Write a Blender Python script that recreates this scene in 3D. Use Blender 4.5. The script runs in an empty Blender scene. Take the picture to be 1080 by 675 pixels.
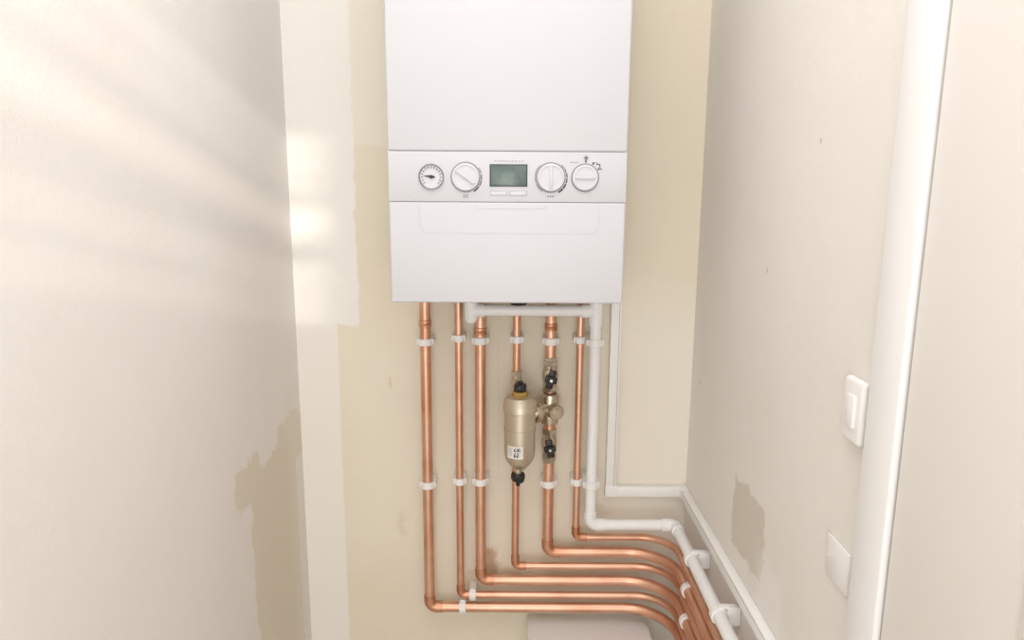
import bpy, bmesh, math, random
from mathutils import Vector, Matrix
random.seed(3)
sc = bpy.context.scene
try:
    sc.view_settings.view_transform = 'Standard'
    sc.view_settings.look = 'None'
except Exception:
    pass

# ------------------------------------------------------------ dimensions (m)
XL, XR = -0.455, 0.384          # side walls
YB, YF = 1.45, -1.20            # back wall / wall behind the viewer
ZF, ZC = -1.45, 0.95            # floor / ceiling (eye level = 0)
YP = 1.412                      # plane of the copper pipes
XP = 0.351                      # pipes running along right wall

def srgb(r, g, b):
    def f(c):
        c /= 255.0
        return c/12.92 if c <= 0.04045 else ((c+0.055)/1.055)**2.4
    return (f(r), f(g), f(b), 1)

# ------------------------------------------------------------ materials
def mat(name, col, rough=0.5, metal=0.0, bump=0.0, bscale=200, var=0.0, vscale=20, col2=None, coat=0.0, spec=None):
    m = bpy.data.materials.new(name); m.use_nodes = True
    nt = m.node_tree; b = nt.nodes['Principled BSDF']
    b.inputs['Base Color'].default_value = col
    b.inputs['Roughness'].default_value = rough
    b.inputs['Metallic'].default_value = metal
    if coat: b.inputs['Coat Weight'].default_value = coat
    if spec is not None: b.inputs['Specular IOR Level'].default_value = spec
    tc = nt.nodes.new('ShaderNodeTexCoord')
    if var > 0 or col2:
        n = nt.nodes.new('ShaderNodeTexNoise'); n.inputs['Scale'].default_value = vscale
        n.inputs['Detail'].default_value = 5
        nt.links.new(tc.outputs['Object'], n.inputs['Vector'])
        mr = nt.nodes.new('ShaderNodeMapRange')
        mr.inputs['From Min'].default_value = 0.4; mr.inputs['From Max'].default_value = 0.7
        nt.links.new(n.outputs['Fac'], mr.inputs['Value'])
        mx = nt.nodes.new('ShaderNodeMix'); mx.data_type = 'RGBA'
        mx.inputs[6].default_value = col
        mx.inputs[7].default_value = col2 if col2 else tuple([c*(1-var) for c in col[:3]]+[1])
        nt.links.new(mr.outputs['Result'], mx.inputs[0])
        nt.links.new(mx.outputs[2], b.inputs['Base Color'])
    if bump > 0:
        n = nt.nodes.new('ShaderNodeTexNoise'); n.inputs['Scale'].default_value = bscale
        nt.links.new(tc.outputs['Object'], n.inputs['Vector'])
        bp = nt.nodes.new('ShaderNodeBump'); bp.inputs['Strength'].default_value = bump
        bp.inputs['Distance'].default_value = 0.002
        nt.links.new(n.outputs['Fac'], bp.inputs['Height'])
        nt.links.new(bp.outputs['Normal'], b.inputs['Normal'])
    return m

def wall_mat(name, base, patches, ax='X'):
    """patches: (colour, a0,a1,z0,z1, soft, wobble, strength)"""
    m = bpy.data.materials.new(name); m.use_nodes = True
    nt = m.node_tree; L = nt.links; b = nt.nodes['Principled BSDF']
    b.inputs['Roughness'].default_value = 0.75
    b.inputs['Specular IOR Level'].default_value = 0.25
    tc = nt.nodes.new('ShaderNodeTexCoord')
    sep = nt.nodes.new('ShaderNodeSeparateXYZ'); L.new(tc.outputs['Object'], sep.inputs[0])
    def noise(scale, detail=6, rough=0.6):
        n = nt.nodes.new('ShaderNodeTexNoise'); n.inputs['Scale'].default_value = scale
        n.inputs['Detail'].default_value = detail; n.inputs['Roughness'].default_value = rough
        L.new(tc.outputs['Object'], n.inputs['Vector']); return n
    def math_(op, a, bb):
        n = nt.nodes.new('ShaderNodeMath'); n.operation = op
        for i, v in enumerate((a, bb)):
            if isinstance(v, (int, float)): n.inputs[i].default_value = v
            else: L.new(v, n.inputs[i])
        return n.outputs[0]
    big = noise(3.0, 4); edge = noise(22, 8, 0.7); fine = noise(260, 3)
    e0 = math_('SUBTRACT', edge.outputs['Fac'], 0.5)
    sepe = nt.nodes.new('ShaderNodeSeparateColor'); L.new(edge.outputs['Color'], sepe.inputs[0])
    e1 = math_('SUBTRACT', sepe.outputs[1], 0.5)
    mr = nt.nodes.new('ShaderNodeMapRange')
    mr.inputs['From Min'].default_value = 0.35; mr.inputs['From Max'].default_value = 0.65
    L.new(big.outputs['Fac'], mr.inputs['Value'])
    mx = nt.nodes.new('ShaderNodeMix'); mx.data_type = 'RGBA'
    mx.inputs[6].default_value = base
    mx.inputs[7].default_value = (base[0]*0.965, base[1]*0.96, base[2]*0.95, 1)
    L.new(mr.outputs['Result'], mx.inputs[0])
    cur = mx.outputs[2]
    def step(v, lo, hi, inv=False):
        r = nt.nodes.new('ShaderNodeMapRange'); r.interpolation_type = 'SMOOTHSTEP'
        r.inputs['From Min'].default_value = lo; r.inputs['From Max'].default_value = hi
        if inv:
            r.inputs['To Min'].default_value = 1; r.inputs['To Max'].default_value = 0
        L.new(v, r.inputs['Value']); return r.outputs['Result']
    A = sep.outputs[ax]; Z = sep.outputs['Z']
    for (c, a0, a1, z0, z1, soft, wob, st) in patches:
        a = math_('ADD', A, math_('MULTIPLY', e0, wob)); z = math_('ADD', Z, math_('MULTIPLY', e1, wob))
        f = math_('MULTIPLY', step(a, a0-soft, a0+soft), step(a, a1-soft, a1+soft, True))
        f = math_('MULTIPLY', f, math_('MULTIPLY', step(z, z0-soft, z0+soft), step(z, z1-soft, z1+soft, True)))
        f = math_('MULTIPLY', f, st)
        q = nt.nodes.new('ShaderNodeMix'); q.data_type = 'RGBA'
        L.new(f, q.inputs[0]); L.new(cur, q.inputs[6]); q.inputs[7].default_value = c
        cur = q.outputs[2]
    L.new(cur, b.inputs['Base Color'])
    bp = nt.nodes.new('ShaderNodeBump'); bp.inputs['Strength'].default_value = 0.25
    bp.inputs['Distance'].default_value = 0.002
    L.new(math_('ADD', fine.outputs['Fac'], math_('MULTIPLY', edge.outputs['Fac'], 1.5)), bp.inputs['Height'])
    L.new(bp.outputs['Normal'], b.inputs['Normal'])
    return m

BEIGE = srgb(239, 229, 208); PLASTER = srgb(247, 243, 236); WHITISH = srgb(243, 239, 234)
BIG = 9
LP = srgb(229, 221, 203)
M_back = wall_mat('back_wall_paint', BEIGE, [
    (srgb(243, 236, 221), -0.33, -0.15, 0.088, BIG, 0.004, 0.03, 0.9),
    (PLASTER, -BIG, -0.322, -0.284, BIG, 0.002, 0.034, 1.0),
    (PLASTER, -BIG, -0.368, -BIG, -0.27, 0.002, 0.008, 0.85),
    (srgb(244, 238, 226), 0.20, BIG, -BIG, -0.22, 0.10, 0.05, 0.7),
    (srgb(246, 240, 227), -0.36, 0.2, -0.80, -0.30, 0.08, 0.08, 0.35),
    (srgb(176, 128, 68), -0.060, -0.030, -0.850, -0.790, 0.012, 0.07, 0.6),
    (srgb(194, 150, 92), -0.100, 0.02, -0.870, -0.845, 0.012, 0.06, 0.35),
    (srgb(196, 162, 112), -0.250, -0.235, -0.76, -0.70, 0.012, 0.07, 0.25),
    (srgb(190, 160, 110), -0.262, -0.256, -0.42, -0.395, 0.003, 0.02, 0.25),
    (srgb(190, 182, 168), -0.0285, -0.0275, -0.62, -0.20, 0.0006, 0.001, 0.35),
], 'X')
M_left = wall_mat('left_wall_paint', WHITISH, [
    (LP, 1.150, BIG, -BIG, -0.500, 0.003, 0.08, 1.0),
    (LP, 1.085, 1.20, -0.540, -0.465, 0.003, 0.09, 1.0),
    (LP, 1.30, BIG, -0.52, -0.455, 0.003, 0.08, 0.9),
    (srgb(238, 232, 220), 1.36, BIG, -BIG, -0.40, 0.02, 0.02, 0.4),
    (WHITISH, 1.40, BIG, -BIG, -0.56, 0.01, 0.02, 0.7),
], 'Y')
M_right = wall_mat('right_wall_paint', srgb(243, 238, 231), [
    (srgb(221, 213, 200), 0.985, 1.135, -0.595, -0.475, 0.003, 0.07, 0.95),
    (srgb(248, 246, 242), 0.90, 1.00, -0.66, -0.55, 0.02, 0.05, 0.6),
    (srgb(160, 150, 130), 0.900, 0.904, 0.060, 0.065, 0.002, 0.004, 0.6),
    (srgb(170, 155, 130), 1.382, 1.388, -0.388, -0.382, 0.002, 0.004, 0.6),
    (srgb(170, 160, 140), 1.05, 1.056, -0.12, -0.114, 0.002, 0.004, 0.5),
], 'Y')
M_plain = wall_mat('plain_wall_paint', srgb(242, 238, 232), [], 'X')
M_ceil = mat('ceiling_paint', srgb(244, 243, 240), 0.8)
M_floor = mat('vinyl_floor', srgb(214, 206, 192), 0.5, var=0.2, vscale=8)
M_boil = mat('white_enamel', srgb(213, 213, 217), 0.45, spec=0.35)
M_boil2 = mat('control_panel_plastic', srgb(212, 212, 216), 0.5, spec=0.35)
M_seam = mat('seam_grey', srgb(168, 168, 171), 0.6)
M_mark = mat('printed_black', srgb(46, 46, 50), 0.6)
M_mark2 = mat('printed_grey', srgb(150, 150, 155), 0.6)
M_groove = mat('groove_grey', srgb(200, 200, 204), 0.6)
M_knob = mat('knob_white', srgb(215, 215, 219), 0.45)
M_chrome = mat('gauge_chrome', srgb(180, 180, 182), 0.2, 1.0)
M_lcd = mat('lcd_glass', srgb(84, 100, 98), 0.2, col2=srgb(112, 130, 122), vscale=25)
M_lcdf = mat('lcd_frame', srgb(72, 84, 84), 0.3)
M_cu = mat('copper', srgb(230, 186, 160), 0.40, 0.9, col2=srgb(214, 160, 130), vscale=14)
M_cu2 = mat('copper_fitting', srgb(218, 166, 136), 0.42, 0.9, col2=srgb(192, 134, 102), vscale=30)
M_wp = mat('white_pvc', srgb(246, 245, 244), 0.4)
M_clip = mat('clip_plastic', srgb(247, 245, 242), 0.45)
M_nick = mat('nickel_brass', srgb(212, 202, 184), 0.30, 1.0, col2=srgb(188, 174, 152), vscale=25)
M_filt = mat('filter_body_satin', srgb(206, 195, 174), 0.40, 0.8)
M_gold = mat('brass', srgb(214, 182, 112), 0.28, 1.0)
M_blk = mat('black_plastic', srgb(30, 30, 32), 0.4)
M_lab = mat('label_paper', srgb(232, 229, 222), 0.6)
M_trunk = mat('trunking_pvc', srgb(247, 245, 241), 0.45)
M_gloss = mat('white_gloss_wood', srgb(244, 243, 241), 0.4)
M_door = mat('door_paint', srgb(240, 235, 228), 0.5)
M_cable = mat('cable_sheath', srgb(204, 172, 140), 0.5)
M_box = mat('boxing_white', srgb(247, 246, 244), 0.5)
M_sw = mat('switch_plastic', srgb(245, 243, 240), 0.45)

# ------------------------------------------------------------ mesh builder
class MB:
    def __init__(s): s.v = []; s.f = []; s.m = []; s.mats = []
    def mi(s, m):
        if m not in s.mats: s.mats.append(m)
        return s.mats.index(m)
    def add(s, vs, fs, m):
        o = len(s.v); i = s.mi(m)
        s.v += [tuple(x) for x in vs]
        for f in fs: s.f.append([a+o for a in f]); s.m.append(i)
    def box(s, c0, c1, m, bev=0.0, M=None, seg=2):
        bm = bmesh.new(); bmesh.ops.create_cube(bm, size=1)
        c = [(a+b)/2 for a, b in zip(c0, c1)]; d = [abs(b-a) for a, b in zip(c0, c1)]
        for v in bm.verts: v.co = Vector((v.co.x*d[0], v.co.y*d[1], v.co.z*d[2]))
        if bev > 0:
            bmesh.ops.bevel(bm, geom=bm.edges[:], offset=bev, segments=seg, profile=0.5, affect='EDGES')
        T = Matrix.Translation(c)
        if M is not None: T = T @ M
        bm.verts.index_update()
        s.add([T @ v.co for v in bm.verts], [[v.index for v in f.verts] for f in bm.faces], m)
        bm.free()
    def tube(s, pts, r, m, seg=20):
        pts = [Vector(p) for p in pts]; n = len(pts)
        tan = []
        for i in range(n):
            a = pts[max(i-1, 0)]; b = pts[min(i+1, n-1)]; tan.append((b-a).normalized())
        t = tan[0]; up = Vector((0, 0, 1)) if abs(t.z) < 0.9 else Vector((1, 0, 0))
        u = t.cross(up).normalized(); vs = []
        for i in range(n):
            if i: u = (u - tan[i]*u.dot(tan[i])).normalized()
            w = tan[i].cross(u)
            for k in range(seg):
                a = 2*math.pi*k/seg
                vs.append(pts[i] + (u*math.cos(a)+w*math.sin(a))*r)
        fs = []
        for i in range(n-1):
            for k in range(seg):
                k2 = (k+1) % seg
                fs.append([i*seg+k, i*seg+k2, (i+1)*seg+k2, (i+1)*seg+k])
        fs.append(list(range(seg))[::-1]); fs.append([(n-1)*seg+k for k in range(seg)])
        s.add(vs, fs, m)
    def lathe(s, prof, org, axis, m, seg=32, closed=False, off=0.0):
        org = Vector(org); t = Vector(axis).normalized()
        up = Vector((0, 0, 1)) if abs(t.z) < 0.9 else Vector((1, 0, 0))
        u = t.cross(up).normalized(); w = t.cross(u); vs = []; n = len(prof)
        for (r, h) in prof:
            r = max(r, 1e-5)
            for k in range(seg):
                a = 2*math.pi*k/seg+off
                vs.append(org + t*h + (u*math.cos(a)+w*math.sin(a))*r)
        fs = []
        for i in range(n if closed else n-1):
            j = (i+1) % n
            for k in range(seg):
                k2 = (k+1) % seg
                fs.append([i*seg+k, i*seg+k2, j*seg+k2, j*seg+k])
        s.add(vs, fs, m)
    def prism(s, poly, y0, y1, m):
        n = len(poly)
        vs = [(x, y0, z) for x, z in poly]+[(x, y1, z) for x, z in poly]
        fs = [list(range(n)), [n+i for i in range(n)][::-1]]
        for i in range(n): fs.append([i, (i+1) % n, n+(i+1) % n, n+i])
        s.add(vs, fs, m)
    def arc(s, cx, cz, r0, r1, a0, a1, y0, y1, m, n=24, r1e=None):
        if r1e is None: r1e = r1
        pts = []
        for i in range(n+1):
            a = math.radians(a0+(a1-a0)*i/n); pts.append((cx+r0*math.cos(a), cz+r0*math.sin(a)))
        out = []
        for i in range(n+1):
            a = math.radians(a0+(a1-a0)*i/n); rr = r1+(r1e-r1)*i/n
            out.append((cx+rr*math.cos(a), cz+rr*math.sin(a)))
        for i in range(n):
            s.prism([pts[i], pts[i+1], out[i+1], out[i]], y0, y1, m)
    def build(s, name, parent=None, ang=35):
        me = bpy.data.meshes.new(name); me.from_pydata(s.v, [], s.f)
        for mm in s.mats: me.materials.append(mm)
        me.polygons.foreach_set('material_index', s.m)
        bm = bmesh.new(); bm.from_mesh(me); bmesh.ops.recalc_face_normals(bm, faces=bm.faces); bm.to_mesh(me); bm.free()
        me.polygons.foreach_set('use_smooth', [True]*len(me.polygons))
        try: me.set_sharp_from_angle(angle=math.radians(ang))
        except Exception: pass
        o = bpy.data.objects.new(name, me); sc.collection.objects.link(o)
        if parent: o.parent = parent
        return o

def empty(name):
    e = bpy.data.objects.new(name, None); sc.collection.objects.link(e); return e

def path(pts, rad):
    pts = [Vector(p) for p in pts]; out = [pts[0]]
    for i in range(1, len(pts)-1):
        p = pts[i]; a = (pts[i-1]-p).normalized(); b = (pts[i+1]-p).normalized()
        r = rad[i-1]; th = a.angle(b); d = r/math.tan(th/2)
        c = p + (a+b).normalized()*(r/math.sin(th/2))
        s0 = p+a*d; s1 = p+b*d; v0 = s0-c; v1 = s1-c; tot = v0.angle(v1)
        N = 12
        for k in range(N+1):
            f = k/N
            v = (v0*math.sin((1-f)*tot)+v1*math.sin(f*tot))/math.sin(tot)
            out.append(c+v)
    out.append(pts[-1]); return out

# ------------------------------------------------------------ room shell
def simple_box(name, c0, c1, m, bev=0):
    b = MB(); b.box(c0, c1, m, bev); return b.build(name)
T = 0.1
simple_box('wall_back', (XL-T, YB, ZF), (XR+T, YB+T, ZC), M_back)
simple_box('wall_left', (XL-T, YF, ZF), (XL, YB, ZC), M_left)
simple_box('wall_right', (XR, YF, ZF), (XR+T, YB, ZC), M_right)
simple_box('floor', (XL-T, YF-T, ZF-T), (XR+T, YB+T, ZF), M_floor)
simple_box('ceiling', (XL-T, YF-T, ZC), (XR+T, YB+T, ZC+T), M_ceil)
# wall behind the viewer with a high window
wx0, wx1, wz0, wz1 = -0.04, 0.355, 0.25, 0.72
b = MB()
b.box((XL-T, YF-T, ZF), (wx0, YF, ZC), M_plain)
b.box((wx1, YF-T, ZF), (XR+T, YF, ZC), M_plain)
b.box((wx0, YF-T, ZF), (wx1, YF, wz0), M_plain)
b.box((wx0, YF-T, wz1), (wx1, YF, ZC), M_plain)
b.build('wall_front')
b = MB()
b.box((wx0, YF-0.03, wz0), (wx0+0.01, YF-0.01, wz1), M_gloss)
b.box((wx1-0.01, YF-0.03, wz0), (wx1, YF-0.01, wz1), M_gloss)
b.box((wx0+.01, YF-0.03, wz0), (wx1-.01, YF-0.01, wz0+0.015), M_gloss)
b.box((wx0+.01, YF-0.03, wz1-0.015), (wx1-.01, YF-0.01, wz1), M_gloss)
b.build('window_1')
b = MB()
for (z0, z1) in ((0.252, 0.325), (0.343, 0.388), (0.408, 0.490), (0.534, 0.588), (0.608, 0.642), (0.668, 0.720)):
    b.box((wx0+0.002, YF+0.004, z0), (wx1-0.002, YF+0.008, z1), M_gloss)
for x in (wx0+0.06, wx1-0.06):
    b.tube([(x, YF+0.010, 0.252), (x, YF+0.010, 0.72)], 0.0015, M_gloss, 8)
b.build('window_blind')
for nm, c0, c1 in (('baseboard_back', (XL+0.018, YB-0.018, ZF), (0.03, YB, ZF+0.12)),
                   ('baseboard_left', (XL, YF, ZF), (XL+0.018, YB-0.018, ZF+0.12)),
                   ('baseboard_right', (XR-0.018, 0.72, ZF), (XR, YB, ZF+0.12))):
    simple_box(nm, c0, c1, M_gloss, 0.004)

# door + architrave on the right wall
b = MB()
b.box((XR-0.012, 0.650, ZF), (XR-0.0005, 0.708, 0.62), M_gloss, 0.004)
b.box((XR-0.012, -0.17, ZF), (XR-0.0005, -0.105, 0.62), M_gloss, 0.004)
b.box((XR-0.012, -0.17, 0.62), (XR-0.0005, 0.708, 0.685), M_gloss, 0.004)
b.build('trim_1')
b = MB()
b.box((XR-0.006, -0.10, ZF+0.005), (XR-0.0005, 0.646, 0.615), M_door, 0.002)
for z0, z1 in ((-1.25, -0.55), (-0.40, 0.50)):
    b.box((XR-0.009, 0.0, z0), (XR-0.0055, 0.22, z1), M_door, 0.0015)
    b.box((XR-0.009, 0.27, z0), (XR-0.0055, 0.47, z1), M_door, 0.0015)
b.build('door_1')

# ------------------------------------------------------------ boiler
boiler = empty('wall_hung_boiler')
x0, x1 = -0.2005, 0.183; F = 1.15
zb, zt = -0.185, 0.515
b = MB(); b.box((x0+0.003, F+0.0035, zb+0.002), (x1-0.003, YB-0.002, zt-0.002), M_seam, 0.004); b.build('chassis', boiler)
b = MB()
b.box((x0, F, 0.0606), (x1, F+0.24, zt), M_boil, 0.0035, seg=3)
b.build('upper_casing', boiler)
b = MB(); b.box((x0+0.0005, F+0.0005, -0.0190), (x1-0.0005, F+0.24, 0.0600), M_boil2, 0.0008); b.build('control_fascia', boiler)
b = MB(); b.box((x0, F, zb), (x1, F+0.24, -0.0196), M_boil, 0.0035, seg=3)
b.build('lower_casing', boiler)
# flap outline and finger pull
b = MB()
y0, y1 = F-0.0003, F+0.002
def strip(bb, pts, w, m):
    for (a, c) in zip(pts[:-1], pts[1:]):
        a = Vector((a[0], a[1])); c = Vector((c[0], c[1])); d = (c-a).normalized(); n = Vector((-d.y, d.x))*w/2
        bb.prism([tuple(a-n), tuple(c-n), tuple(c+n), tuple(a+n)], y0, y1, m)
strip(b, [(-0.152, -0.022), (-0.150, -0.060), (-0.143, -0.070), (0.132, -0.070), (0.139, -0.060), (0.141, -0.022)], 0.0006, M_groove)
strip(b, [(-0.062, -0.024), (-0.055, -0.0300), (0.050, -0.0300), (0.057, -0.024)], 0.0008, M_groove)
b.build('flap_outline', boiler)
# gauge
FY = F+0.0005
b = MB()
gx, gz = -0.131, 0.020
b.lathe([(0.0205, -0.001), (0.0205, 0.003), (0.0195, 0.0045), (0.0183, 0.003), (0.018, 0.001)], (gx, FY, gz), (0, -1, 0), M_chrome, 40)
b.lathe([(0.0184, 0.0), (0.0184, 0.0015), (0, 0.0015)], (gx, FY, gz), (0, -1, 0), M_knob, 40)
for i in range(15):
    a = math.radians(-40+260*i/14); d = Vector((math.cos(a), math.sin(a)))
    n = Vector((-d.y, d.x))*0.0005; c = Vector((gx, gz))
    p, q = c+d*0.0135, c+d*0.0165
    b.prism([tuple(p-n), tuple(q-n), tuple(q+n), tuple(p+n)], FY-0.0022, FY-0.001, M_mark)
b.prism([(gx-0.013, gz+0.0015), (gx+0.002, gz-0.0022), (gx+0.006, gz-0.001), (gx+0.006, gz+0.001), (gx-0.002, gz+0.0024)], FY-0.003, FY-0.0015, M_mark)
b.lathe([(0.0030, 0), (0.0030, 0.0035), (0, 0.0035)], (gx, FY, gz), (0, -1, 0), M_mark, 16)
b.build('pressure_gauge', boiler)
# dials
def dial(nm, cx, cz, r, ang, arcs):
    b = MB()
    b.lathe([(r, -0.001), (r, 0.0008), (r-0.0006, 0.001), (r-0.0008, 0.0006), (r-0.003, 0.0006)], (cx, FY, cz), (0, -1, 0), M_mark2, 48)
    rk = r-0.0020
    b.lathe([(rk, 0.0), (rk, 0.004), (rk-0.0015, 0.0052), (rk-0.004, 0.0052), (rk-0.0045, 0.0042), (0, 0.0042)], (cx, FY, cz), (0, -1, 0), M_knob, 48)
    M = Matrix.Rotation(math.radians(ang), 4, 'Y')
    b.box((cx-rk+0.0045, FY-0.0072, cz-0.0022), (cx+rk-0.0045, FY-0.003, cz+0.0022), M_knob, 0.001, M)
    for (a0, a1, w0, w1) in arcs:
        b.arc(cx, cz, r+0.0012, r+0.0012+w0, a0, a1, FY-0.0004, FY+0.001, M_mark, 10, r+0.0012+w1)
    b.build(nm, boiler)
dial('heating_dial', -0.076, 0.020, 0.0240, 35, [(-60, -35, .0022, .0018), (-32, -12, .0016, .0014), (-9, 10, .0014, .001), (15, 35, .001, .0007)])
dial('water_dial', 0.061, 0.020, 0.0240, 90, [(-62, -42, .0026, .0026), (-39, -22, .0024, .0022), (-19, -3, .0020, .0018), (0, 16, .0017, .0015), (19, 34, .0014, .0012), (37, 50, .001, .0009), (130, 200, .0006, .0006), (205, 240, .0008, .0008)])
dial('mode_dial', 0.116, 0.020, 0.0225, 0, [(58, 63, .004, .004), (86, 91, .004, .004), (30, 35, .003, .003)])
b = MB()
b.box((-0.0375, FY-0.0012, 0.0052), (0.0235, FY+0.001, 0.0405), M_lcdf, 0.0008)
b.box((-0.0350, FY-0.0016, 0.0080), (0.0210, FY+0.001, 0.0380), M_lcd, 0.0002)
for bx0, bx1 in ((-0.036, -0.010), (-0.005, 0.022)):
    b.box((bx0, FY-0.0008, -0.0085), (bx1, FY+0.001, -0.0025), M_knob, 0.0005)
    b.box((bx0-0.0006, FY-0.0002, -0.0091), (bx1+0.0006, FY+0.001, -0.0019), M_mark2)
for k in range(9):
    b.box((-0.030+k*0.0055, FY-0.0003, 0.0448), (-0.0265+k*0.0055, FY+0.001, 0.0460), M_mark2)
b.build('display', boiler)
b = MB()
def mk(x, z, w, h, a=0, m=M_mark):
    b.box((x-w/2, FY-0.0003, z-h/2), (x+w/2, FY+0.001, z+h/2), m, 0, Matrix.Rotation(math.radians(a), 4, 'Y'))
for a in (0, 45, 90, 135): mk(0.117, 0.051, 0.009, 0.0007, a)     # frost star icon
mk(0.137, 0.041, 0.006, 0.0012); mk(0.139, 0.038, 0.0012, 0.005); mk(0.134, 0.043, 0.004, 0.001, 40)   # tap icon
mk(0.141, 0.034, 0.004, 0.0012, 30)
for k in range(4): mk(0.093+k*0.0035, 0.044, 0.0022, 0.0016, 0, M_mark2)
for k in range(3): mk(-0.079+k*0.003, -0.0095, 0.0014, 0.004, 0, M_mark2)
mk(-0.076, -0.0125, 0.009, 0.0008, 0, M_mark2)
for k in range(3): mk(0.057+k*0.004, -0.010, 0.0025, 0.0016, 30)
b.build('printed_symbols', boiler)
# underside: drip tray details, flue
b = MB()
b.box((x0+0.02, F+0.03, zb-0.004), (x1-0.02, YB-0.05, zb+0.004), M_boil, 0.003)
b.lathe([(0.014, -0.012), (0.016, -0.008), (0.016, 0.004), (0, 0.004)], (0.011, F+0.06, zb), (0, 0, 1), M_blk, 20)
b.lathe([(0, -0.012), (0.014, -0.012)], (0.011, F+0.06, zb), (0, 0, 1), M_blk, 20)
b.build('underside_tray', boiler)
b = MB()
b.tube(path([(-0.01, 1.30, zt-0.01), (-0.01, 1.30, 0.64), (-0.01, YB-0.001, 0.64)], [0.055]), 0.05, M_boil, 36)
b.lathe([(0.05, 0), (0.065, 0.0), (0.065, 0.012), (0.05, 0.012)], (-0.01, 1.30, zt-0.002), (0, 0, 1), M_blk, 36)
b.build('flue_elbow', boiler)

# ------------------------------------------------------------ copper pipes
def collar(b, p, ax, r, l=0.016):
    r2 = r+0.0016
    b.lathe([(r, -l/2), (r2, -l/2+0.001), (r2, -0.001), (r2+0.0007, 0.0), (r2, 0.001), (r2, l/2-0.001), (r, l/2)], p, ax, M_cu2, 22)
ZTOP = zb-0.004
def copper(x, z, r, R, yturn, collars):
    b = MB()
    pts = [(x, YP, ZTOP), (x, YP, z), (XP, YP, z), (XP, yturn, z), (XP, yturn, ZF)]
    er = r*1.5
    b.tube(path(pts, [er, R, er]), r, M_cu, 24)
    # solder elbow sleeve
    e = [(x, YP, z+er+0.012), (x, YP, z), (x+er+0.012, YP, z)]
    b.tube(path(e, [er]), r+0.0013, M_cu2, 24)
    e = [(XP, yturn+er+0.014, z), (XP, yturn, z), (XP, yturn, z-er-0.014)]
    b.tube(path(e, [er]), r+0.0016, M_cu2, 24)
    for zc in collars: collar(b, (x, YP, zc), (0, 0, 1), r)
    return b
r22, r15 = 0.0112, 0.0078
spec = [(-0.178, -0.908, r22, 0.105, 1.10, [-0.27]),
        (-0.1095, -0.878, r15, 0.080, 1.055, []),
        (-0.065, -0.842, r22, 0.105, 1.01, [-0.285]),
        (0.010, -0.808, r15, 0.080, 0.965, []),
        (0.080, -0.774, r22, 0.105, 0.92, [-0.275]),
        (0.141, -0.739, r15, 0.075, 0.875, [])]
for (x, z, r, R, yt, cl) in spec:
    b = copper(x, z, r, R, yt, cl)
    b.build('copper_pipe')

# ------------------------------------------------------------ white condensate pipe
YW = 1.385; rw = 0.0112; XW = 0.168
b = MB()
b.tube([(-0.0817, YW, ZTOP), (-0.0817, YW, -0.250)], rw, M_wp, 24)
b.lathe([(0.0138, -0.012), (0.0138, -0.060), (0.0134, -0.070), (0.009, -0.077), (0, -0.078)], (-0.0817, YW, zb), (0, 0, 1), M_wp, 28)
b.lathe([(rw, -0.012), (0.0132, -0.012)], (-0.0817, YW, zb), (0, 0, 1), M_wp, 28)
b.tube([(-0.0817, YW, -0.2374), (XW, YW, -0.2374)], rw, M_wp, 24)
b.tube([(-0.0817, YW, -0.2374), (-0.055, YW, -0.2374)], 0.0136, M_wp, 24)
b.tube([(XW-0.028, YW, -0.2374), (XW, YW, -0.2374)], 0.0136, M_wp, 24)
b.tube([(XW, YW, -0.205), (XW, YW, -0.268)], 0.0138, M_wp, 28)
zw = -0.697
b.tube(path([(XW, YW, ZTOP), (XW, YW, zw), (XP-0.002, YW, zw), (XP-0.002, 0.82, zw), (XP-0.002, 0.82, ZF)], [0.018, 0.012, 0.018]), rw, M_wp, 24)
def el(p0, p1, p2, rr=0.016): b.tube(path([p0, p1, p2], [rr]), 0.0134, M_wp, 24)
el((XW, YW, zw+0.03), (XW, YW, zw), (XW+0.03, YW, zw), 0.019)
el((XP-0.032, YW, zw), (XP-0.002, YW, zw), (XP-0.002, YW-0.03, zw), 0.014)
el((XP-0.002, 0.85, zw), (XP-0.002, 0.82, zw), (XP-0.002, 0.82, zw-0.03), 0.019)
b.build('plastic_waste_pipe')

# ------------------------------------------------------------ pipe clips
def clip(p, ax, wall, r, gap):
    p = Vector(p); ax = Vector(ax); wl = Vector(wall); side = ax.cross(wl)
    b = MB(); h = 0.0072; ro = r+0.0036; ri = r+0.0003
    b.lathe([(ri, -h), (ro-0.0008, -h), (ro, -h+0.0008), (ro, h-0.0008), (ro-0.0008, h), (ri, h)], p, ax, M_clip, 28, closed=True)
    Rm = Matrix((side, wl, ax)).transposed().to_4x4()
    def bx(s0, s1, w0, w1, a0, a1, bv):
        c = p + side*(s0+s1)/2 + wl*(w0+w1)/2 + ax*(a0+a1)/2
        d = Vector(((s1-s0)/2, (w1-w0)/2, (a1-a0)/2))
        bb = bmesh.new(); bmesh.ops.create_cube(bb, size=1)
        for v in bb.verts: v.co = Vector((v.co.x*2*d.x, v.co.y*2*d.y, v.co.z*2*d.z))
        bmesh.ops.bevel(bb, geom=bb.edges[:], offset=bv, segments=2, profile=0.5, affect='EDGES')
        TT = Matrix.Translation(c) @ Rm; bb.verts.index_update()
        b.add([TT @ v.co for v in bb.verts], [[v.index for v in f.verts] for f in bb.faces], M_clip); bb.free()
    bx(-ro-0.0015, ro+0.0015, r+0.001, gap-0.0004, -h, h, 0.0012)
    bx(-ro-0.0026, -r-0.0006, -0.003, r+0.004, -h*0.8, h*0.8, 0.0008)
    bx(r+0.0006, ro+0.0026, -0.003, r+0.004, -h*0.8, h*0.8, 0.0008)
    b.build('pipe_clip')
gy = YB-YP
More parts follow.
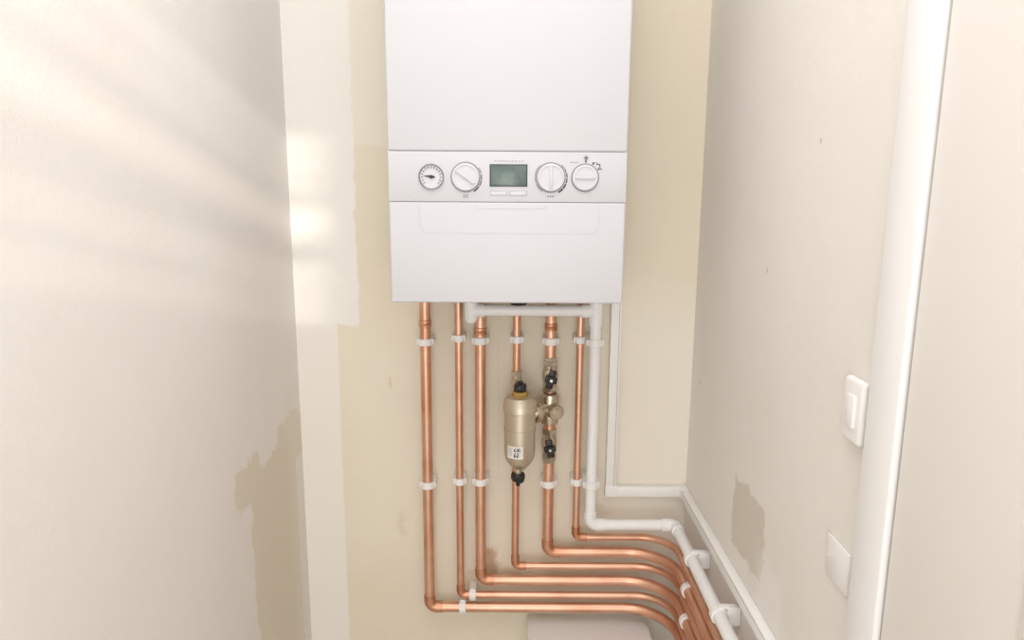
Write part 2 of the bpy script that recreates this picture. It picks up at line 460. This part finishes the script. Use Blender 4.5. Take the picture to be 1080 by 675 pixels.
for (x, z, r, *_), za, zc in zip(spec, (-0.308, -0.300, -0.305, -0.302, -0.305, -0.302), (-0.620, -0.612, -0.612, None, -0.616, -0.612)):
    clip((x, YP, za), (0, 0, 1), (0, 1, 0), r, gy)
    if zc: clip((x, YP, zc), (0, 0, 1), (0, 1, 0), r, gy)
for z in (-0.302, -0.607): clip((XW, YW, z), (0, 0, 1), (0, 1, 0), rw, YB-YW)
clip((-0.105, YP, -0.908), (1, 0, 0), (0, 1, 0), r22, gy)
clip((-0.083, YP, -0.878), (1, 0, 0), (0, 1, 0), r15, gy)
gx_ = XR-XP
for z in (-0.908, -0.842, -0.774):
    clip((XP, 1.262, z), (0, 1, 0), (1, 0, 0), r22, gx_)
for y in (1.245, 1.065): clip((XP-0.002, y, zw), (0, 1, 0), (1, 0, 0), rw, gx_+0.002)

# ------------------------------------------------------------ magnetic filter with valves
filt = empty('magnetic_system_filter')
fx, fy = 0.0171, 1.350
b = MB()
b.lathe([(0, -0.556), (0.013, -0.556), (0.015, -0.552), (0.022, -0.546), (0.028, -0.537), (0.0305, -0.526), (0.0310, -0.520), (0.0310, -0.4765),
         (0.0320, -0.476), (0.0320, -0.471), (0.0310, -0.4705), (0.0310, -0.436), (0.0338, -0.4345), (0.0338, -0.421), (0.0322, -0.4185),
         (0.0315, -0.4120), (0.0270, -0.4055), (0.018, -0.403), (0, -0.403)], (fx, fy, 0), (0, 0, 1), M_filt, 48)
b.build('canister', filt)
b = MB()
b.lathe([(0.016, -0.403), (0.0165, -0.401), (0.0165, -0.395), (0.0150, -0.3935), (0, -0.3935)], (fx, fy, 0), (0, 0, 1), M_gold, 8)
b.lathe([(0.0125, -0.3935), (0.0130, -0.390), (0.0130, -0.382), (0.0110, -0.379), (0.006, -0.379), (0.006, -0.374), (0, -0.374)], (fx, fy, 0), (0, 0, 1), M_blk, 10)
b.lathe([(0, -0.556), (0.0095, -0.556), (0.0095, -0.563), (0.0075, -0.563), (0.0075, -0.570)], (fx-0.003, fy, 0), (0, 0, 1), M_nick, 24)
b.lathe([(0.0, -0.568), (0.013, -0.568), (0.0145, -0.571), (0.0145, -0.579), (0.012, -0.583), (0, -0.583)], (fx-0.003, fy, 0), (0, 0, 1), M_blk, 12)
b.lathe([(0.0, 0.0), (0.007, 0.0), (0.007, 0.020), (0.005, 0.022), (0, 0.022)], (fx-0.003, fy, -0.575), (0.3, -1, 0), M_blk, 16)
b.lathe([(0, -0.583), (0.005, -0.583), (0.0045, -0.594), (0, -0.594)], (fx-0.003, fy, 0), (0, 0, 1), M_blk, 16)
b.build('vent_and_drain_caps', filt)
# curved label
b = MB()
def cpatch(a0, a1, z0, z1, r, m):
    n = 8; vs = []; fs = []
    for i in range(n+1):
        a = math.radians(a0+(a1-a0)*i/n)
        for z in (z0, z1): vs.append((fx+r*math.sin(a), fy-r*math.cos(a), z))
    for i in range(n): fs.append([2*i, 2*i+2, 2*i+3, 2*i+1])
    b.add(vs, fs, m)
cpatch(-50, 12, -0.526, -0.500, 0.0314, M_lab)
for i in range(8):
    for j in range(8):
        if random.random() < 0.5 or (i in (0,1) and j in (0,1)):
            cpatch(-22+i*3.2, -22+(i+1)*3.2, -0.5225+j*0.0024, -0.5201+j*0.0024, 0.0316, M_mark)
for k in range(4): cpatch(-46, -29-2*(k % 2), -0.519+k*0.0042, -0.5178+k*0.0042, 0.0316, M_mark2)
b.build('label', filt)
b = MB()
V0 = Vector((fx, fy, -0.448)); V1 = Vector((0.080, YP, -0.448)); d = (V1-V0).normalized(); Ln = (V1-V0).length
b.lathe([(0.015, 0.02), (0.015, Ln)], V0, d, M_nick, 28)
b.lathe([(0.012, 0.034), (0.0205, 0.034), (0.0218, 0.036), (0.0218, 0.050), (0.0205, 0.052), (0.012, 0.052)], V0, d, M_nick, 12)
b.lathe([(0.0135, 0.0), (0.0175, 0.002), (0.0185, 0.010), (0.0185, 0.056), (0.0175, 0.064), (0.0135, 0.066)], (0.080, YP-0.004, -0.481), (0, 0, 1), M_nick, 28)
b.lathe([(0.0165, 0.0), (0.0165, 0.028), (0.0145, 0.031), (0.0, 0.031)], (0.083, YP-0.008, -0.448), (0.35, -1, 0), M_nick, 28)
b.lathe([(0.0, 0.034), (0.009, 0.034), (0.009, 0.028)], (0.083, YP-0.008, -0.448), (0.35, -1, 0), M_filt, 6)
b.build('manifold', filt)
def hexnut(b, c, ax, r, l, m=M_nick):
    b.lathe([(0, -l/2), (r-0.001, -l/2), (r, -l/2+0.001), (r, l/2-0.001), (r-0.001, l/2), (0, l/2)], c, ax, m, 6)
def valve(nm, x, zc, la):
    b = MB()
    for s_ in (-1, 1):
        hexnut(b, (x, YP, zc+s_*0.027), (0, 0, 1), 0.0165, 0.011)
        b.lathe([(0.0115, -0.007), (0.0140, -0.005), (0.0140, 0.005), (0.0115, 0.007)], (x, YP, zc+s_*0.0165), (0, 0, 1), M_nick, 24)
    b.lathe([(0.012, -0.017), (0.0155, -0.010), (0.0165, 0), (0.0155, 0.010), (0.012, 0.017)], (x, YP, zc), (0, 0, 1), M_nick, 28)
    b.lathe([(0.009, 0.0), (0.009, 0.022), (0.0075, 0.024), (0.0075, 0.028), (0, 0.028)], (x, YP, zc), (0, -1, 0), M_nick, 20)
    M = Matrix.Rotation(math.radians(la), 4, 'Y')
    yb = YP-0.034
    b.box((x-0.0075, yb-0.003, zc-0.0200), (x+0.0075, yb+0.004, zc+0.0200), M_blk, 0.003, M)
    b.box((x-0.0125, yb-0.006, zc-0.0070), (x+0.0125, yb+0.003, zc+0.0070), M_blk, 0.003, M)
    b.lathe([(0.008, 0), (0.008, 0.009), (0.0065, 0.0105), (0.003, 0.0105), (0.003, 0.009), (0, 0.009)], (x, yb, zc), (0, -1, 0), M_blk, 20)
    b.lathe([(0.0026, 0.009), (0.0026, 0.0112), (0, 0.0112)], (x, yb, zc), (0, -1, 0), M_nick, 12)
    b.build(nm, filt)
valve('upper_isolating_valve', 0.080, -0.378, 14)
valve('lower_isolating_valve', 0.080, -0.526, -10)
b = MB()
hexnut(b, (0.080, YP, -0.344), (0, 0, 1), 0.0145, 0.010); hexnut(b, (0.080, YP, -0.561), (0, 0, 1), 0.0150, 0.012)
hexnut(b, (0.010, YP, -0.373), (0, 0, 1), 0.0125, 0.011); hexnut(b, (0.010, YP, -0.408), (0, 0, 1), 0.0125, 0.011)
b.lathe([(0.008, -0.014), (0.0105, -0.012), (0.0105, 0.012), (0.008, 0.014)], (0.010, YP, -0.390), (0, 0, 1), M_nick, 20)
b.lathe([(0.006, 0.0), (0.006, 0.014), (0, 0.014)], (0.010, YP, -0.390), (-0.6, -1, 0), M_nick, 16)
hexnut(b, (0.010, YP, -0.596), (0, 0, 1), 0.0115, 0.010)
b.build('compression_nuts', filt)

# ------------------------------------------------------------ mini trunking
b = MB()
tx = 0.217; tw = 0.0112; td = 0.016; zt_ = -0.645
b.box((tx-tw, YB-td, zt_-tw), (tx+tw, YB-0.0003, -0.222), M_trunk, 0.0015)
b.box((tx-tw-0.001, YB-td-0.001, zt_-tw-0.001), (tx+tw+0.003, YB-0.0003, zt_+tw+0.003), M_trunk, 0.0015)
b.box((tx-tw, YB-td, zt_-tw), (XR-0.0003, YB-0.0003, zt_+tw), M_trunk, 0.0015)
b.box((XR-td-0.001, YB-td-0.012, zt_-tw-0.001), (XR-0.0003, YB-0.0003, zt_+tw+0.001), M_trunk, 0.0015)
b.box((XR-td, 0.745, zt_-tw), (XR-0.0003, YB-0.001, zt_+tw), M_trunk, 0.0015)
b.box((tx+tw-0.0050, YB-td-0.0006, zt_+tw), (tx+tw-0.0042, YB-td+0.001, -0.224), M_mark2)
b.box((XR-td-0.0004, 0.746, zt_+tw-0.0040), (XR-td+0.001, YB-td-0.013, zt_+tw-0.0033), M_mark2)
b.build('cable_trunking')
b = MB()
b.tube(path([(0.160, YB-0.05, ZTOP), (0.195, YB-0.012, -0.205), (tx-0.002, YB-0.009, -0.230)], [0.02]), 0.0032, M_cable, 12)
b.tube(path([(0.150, YB-0.05, ZTOP), (0.205, YB-0.014, -0.200), (tx+0.004, YB-0.009, -0.230)], [0.02]), 0.0030, M_cu2, 12)
b.build('electrical_cable')

# ------------------------------------------------------------ boxed-in cupboard at the foot of the wall
b = MB()
b.box((0.043, 1.215, ZF), (0.300, YB-0.0005, -0.966), M_box, 0.002)
b.box((0.038, 1.205, -0.966), (0.306, YB-0.0005, -0.948), M_box, 0.003)
b.box((0.060, 1.208, ZF+0.08), (0.285, 1.216, -0.985), M_box, 0.002)
b.lathe([(0.008, 0), (0.011, 0.012), (0.009, 0.018), (0, 0.019)], (0.08, 1.209, -1.05), (0, -1, 0), M_chrome, 20)
b.build('boxed_in_cupboard')

# ------------------------------------------------------------ fittings on the right wall
b = MB()
b.box((XR-0.011, 0.718, -0.272), (XR-0.0003, 0.762, -0.200), M_sw, 0.005, seg=4)
b.box((XR-0.0135, 0.731, -0.254), (XR-0.010, 0.749, -0.218), M_sw, 0.0012)
b.build('light_switch')
b = MB()
b.box((XR-0.0035, 0.726, -0.452), (XR-0.0003, 0.782, -0.402), M_sw, 0.001)
for z in (-0.427,):
    for y in (0.732, 0.776): b.lathe([(0.002, 0), (0.002, 0.0038), (0, 0.004)], (XR, y, z), (-1, 0, 0), M_sw, 12)
b.build('blanking_plate')

# ------------------------------------------------------------ lights
def area(name, loc, rot, sx, sy, e, col):
    l = bpy.data.lights.new(name, 'AREA'); l.shape = 'RECTANGLE'; l.size = sx; l.size_y = sy; l.energy = e; l.color = col
    o = bpy.data.objects.new(name, l); o.location = loc; o.rotation_euler = rot; sc.collection.objects.link(o); return o
area('overhead_fill', (-0.03, 0.40, ZC-0.02), (0, 0, 0), 0.6, 1.1, 8.2, (0.99, 0.98, 1.0))  # added fill under the ceiling for even brightness, no actual fixture there
area('front_wall_fill', (-0.03, -1.10, -0.40), (math.radians(90), 0, 0), 0.75, 1.5, 12.0, (0.96, 0.975, 1.0))  # unseen fill added before the closed wall, no opening feeds it
s = bpy.data.lights.new('sun', 'SUN'); s.energy = 2.1; s.angle = math.radians(1.5); s.color = (1, 0.95, 0.85)
so = bpy.data.objects.new('sun', s); so.rotation_euler = Vector((-0.27, 1, -0.22)).to_track_quat('-Z', 'Y').to_euler()
so.location = (1, -4, 2); sc.collection.objects.link(so)
w = bpy.data.worlds.new('sky'); sc.world = w; w.use_nodes = True
w.node_tree.nodes['Background'].inputs[0].default_value = (0.85, 0.92, 1, 1)
w.node_tree.nodes['Background'].inputs[1].default_value = 1.0

# ------------------------------------------------------------ camera
cd = bpy.data.cameras.new('camera'); cd.sensor_width = 36; cd.lens = 36*740/1080; cd.clip_start = 0.02
co = bpy.data.objects.new('camera', cd); co.location = (0, 0, 0)
co.rotation_euler = (Matrix.Rotation(math.radians(90-10.5), 3, 'X') @ Matrix.Rotation(math.radians(0.35), 3, 'Z')).to_euler()
sc.collection.objects.link(co); sc.camera = co
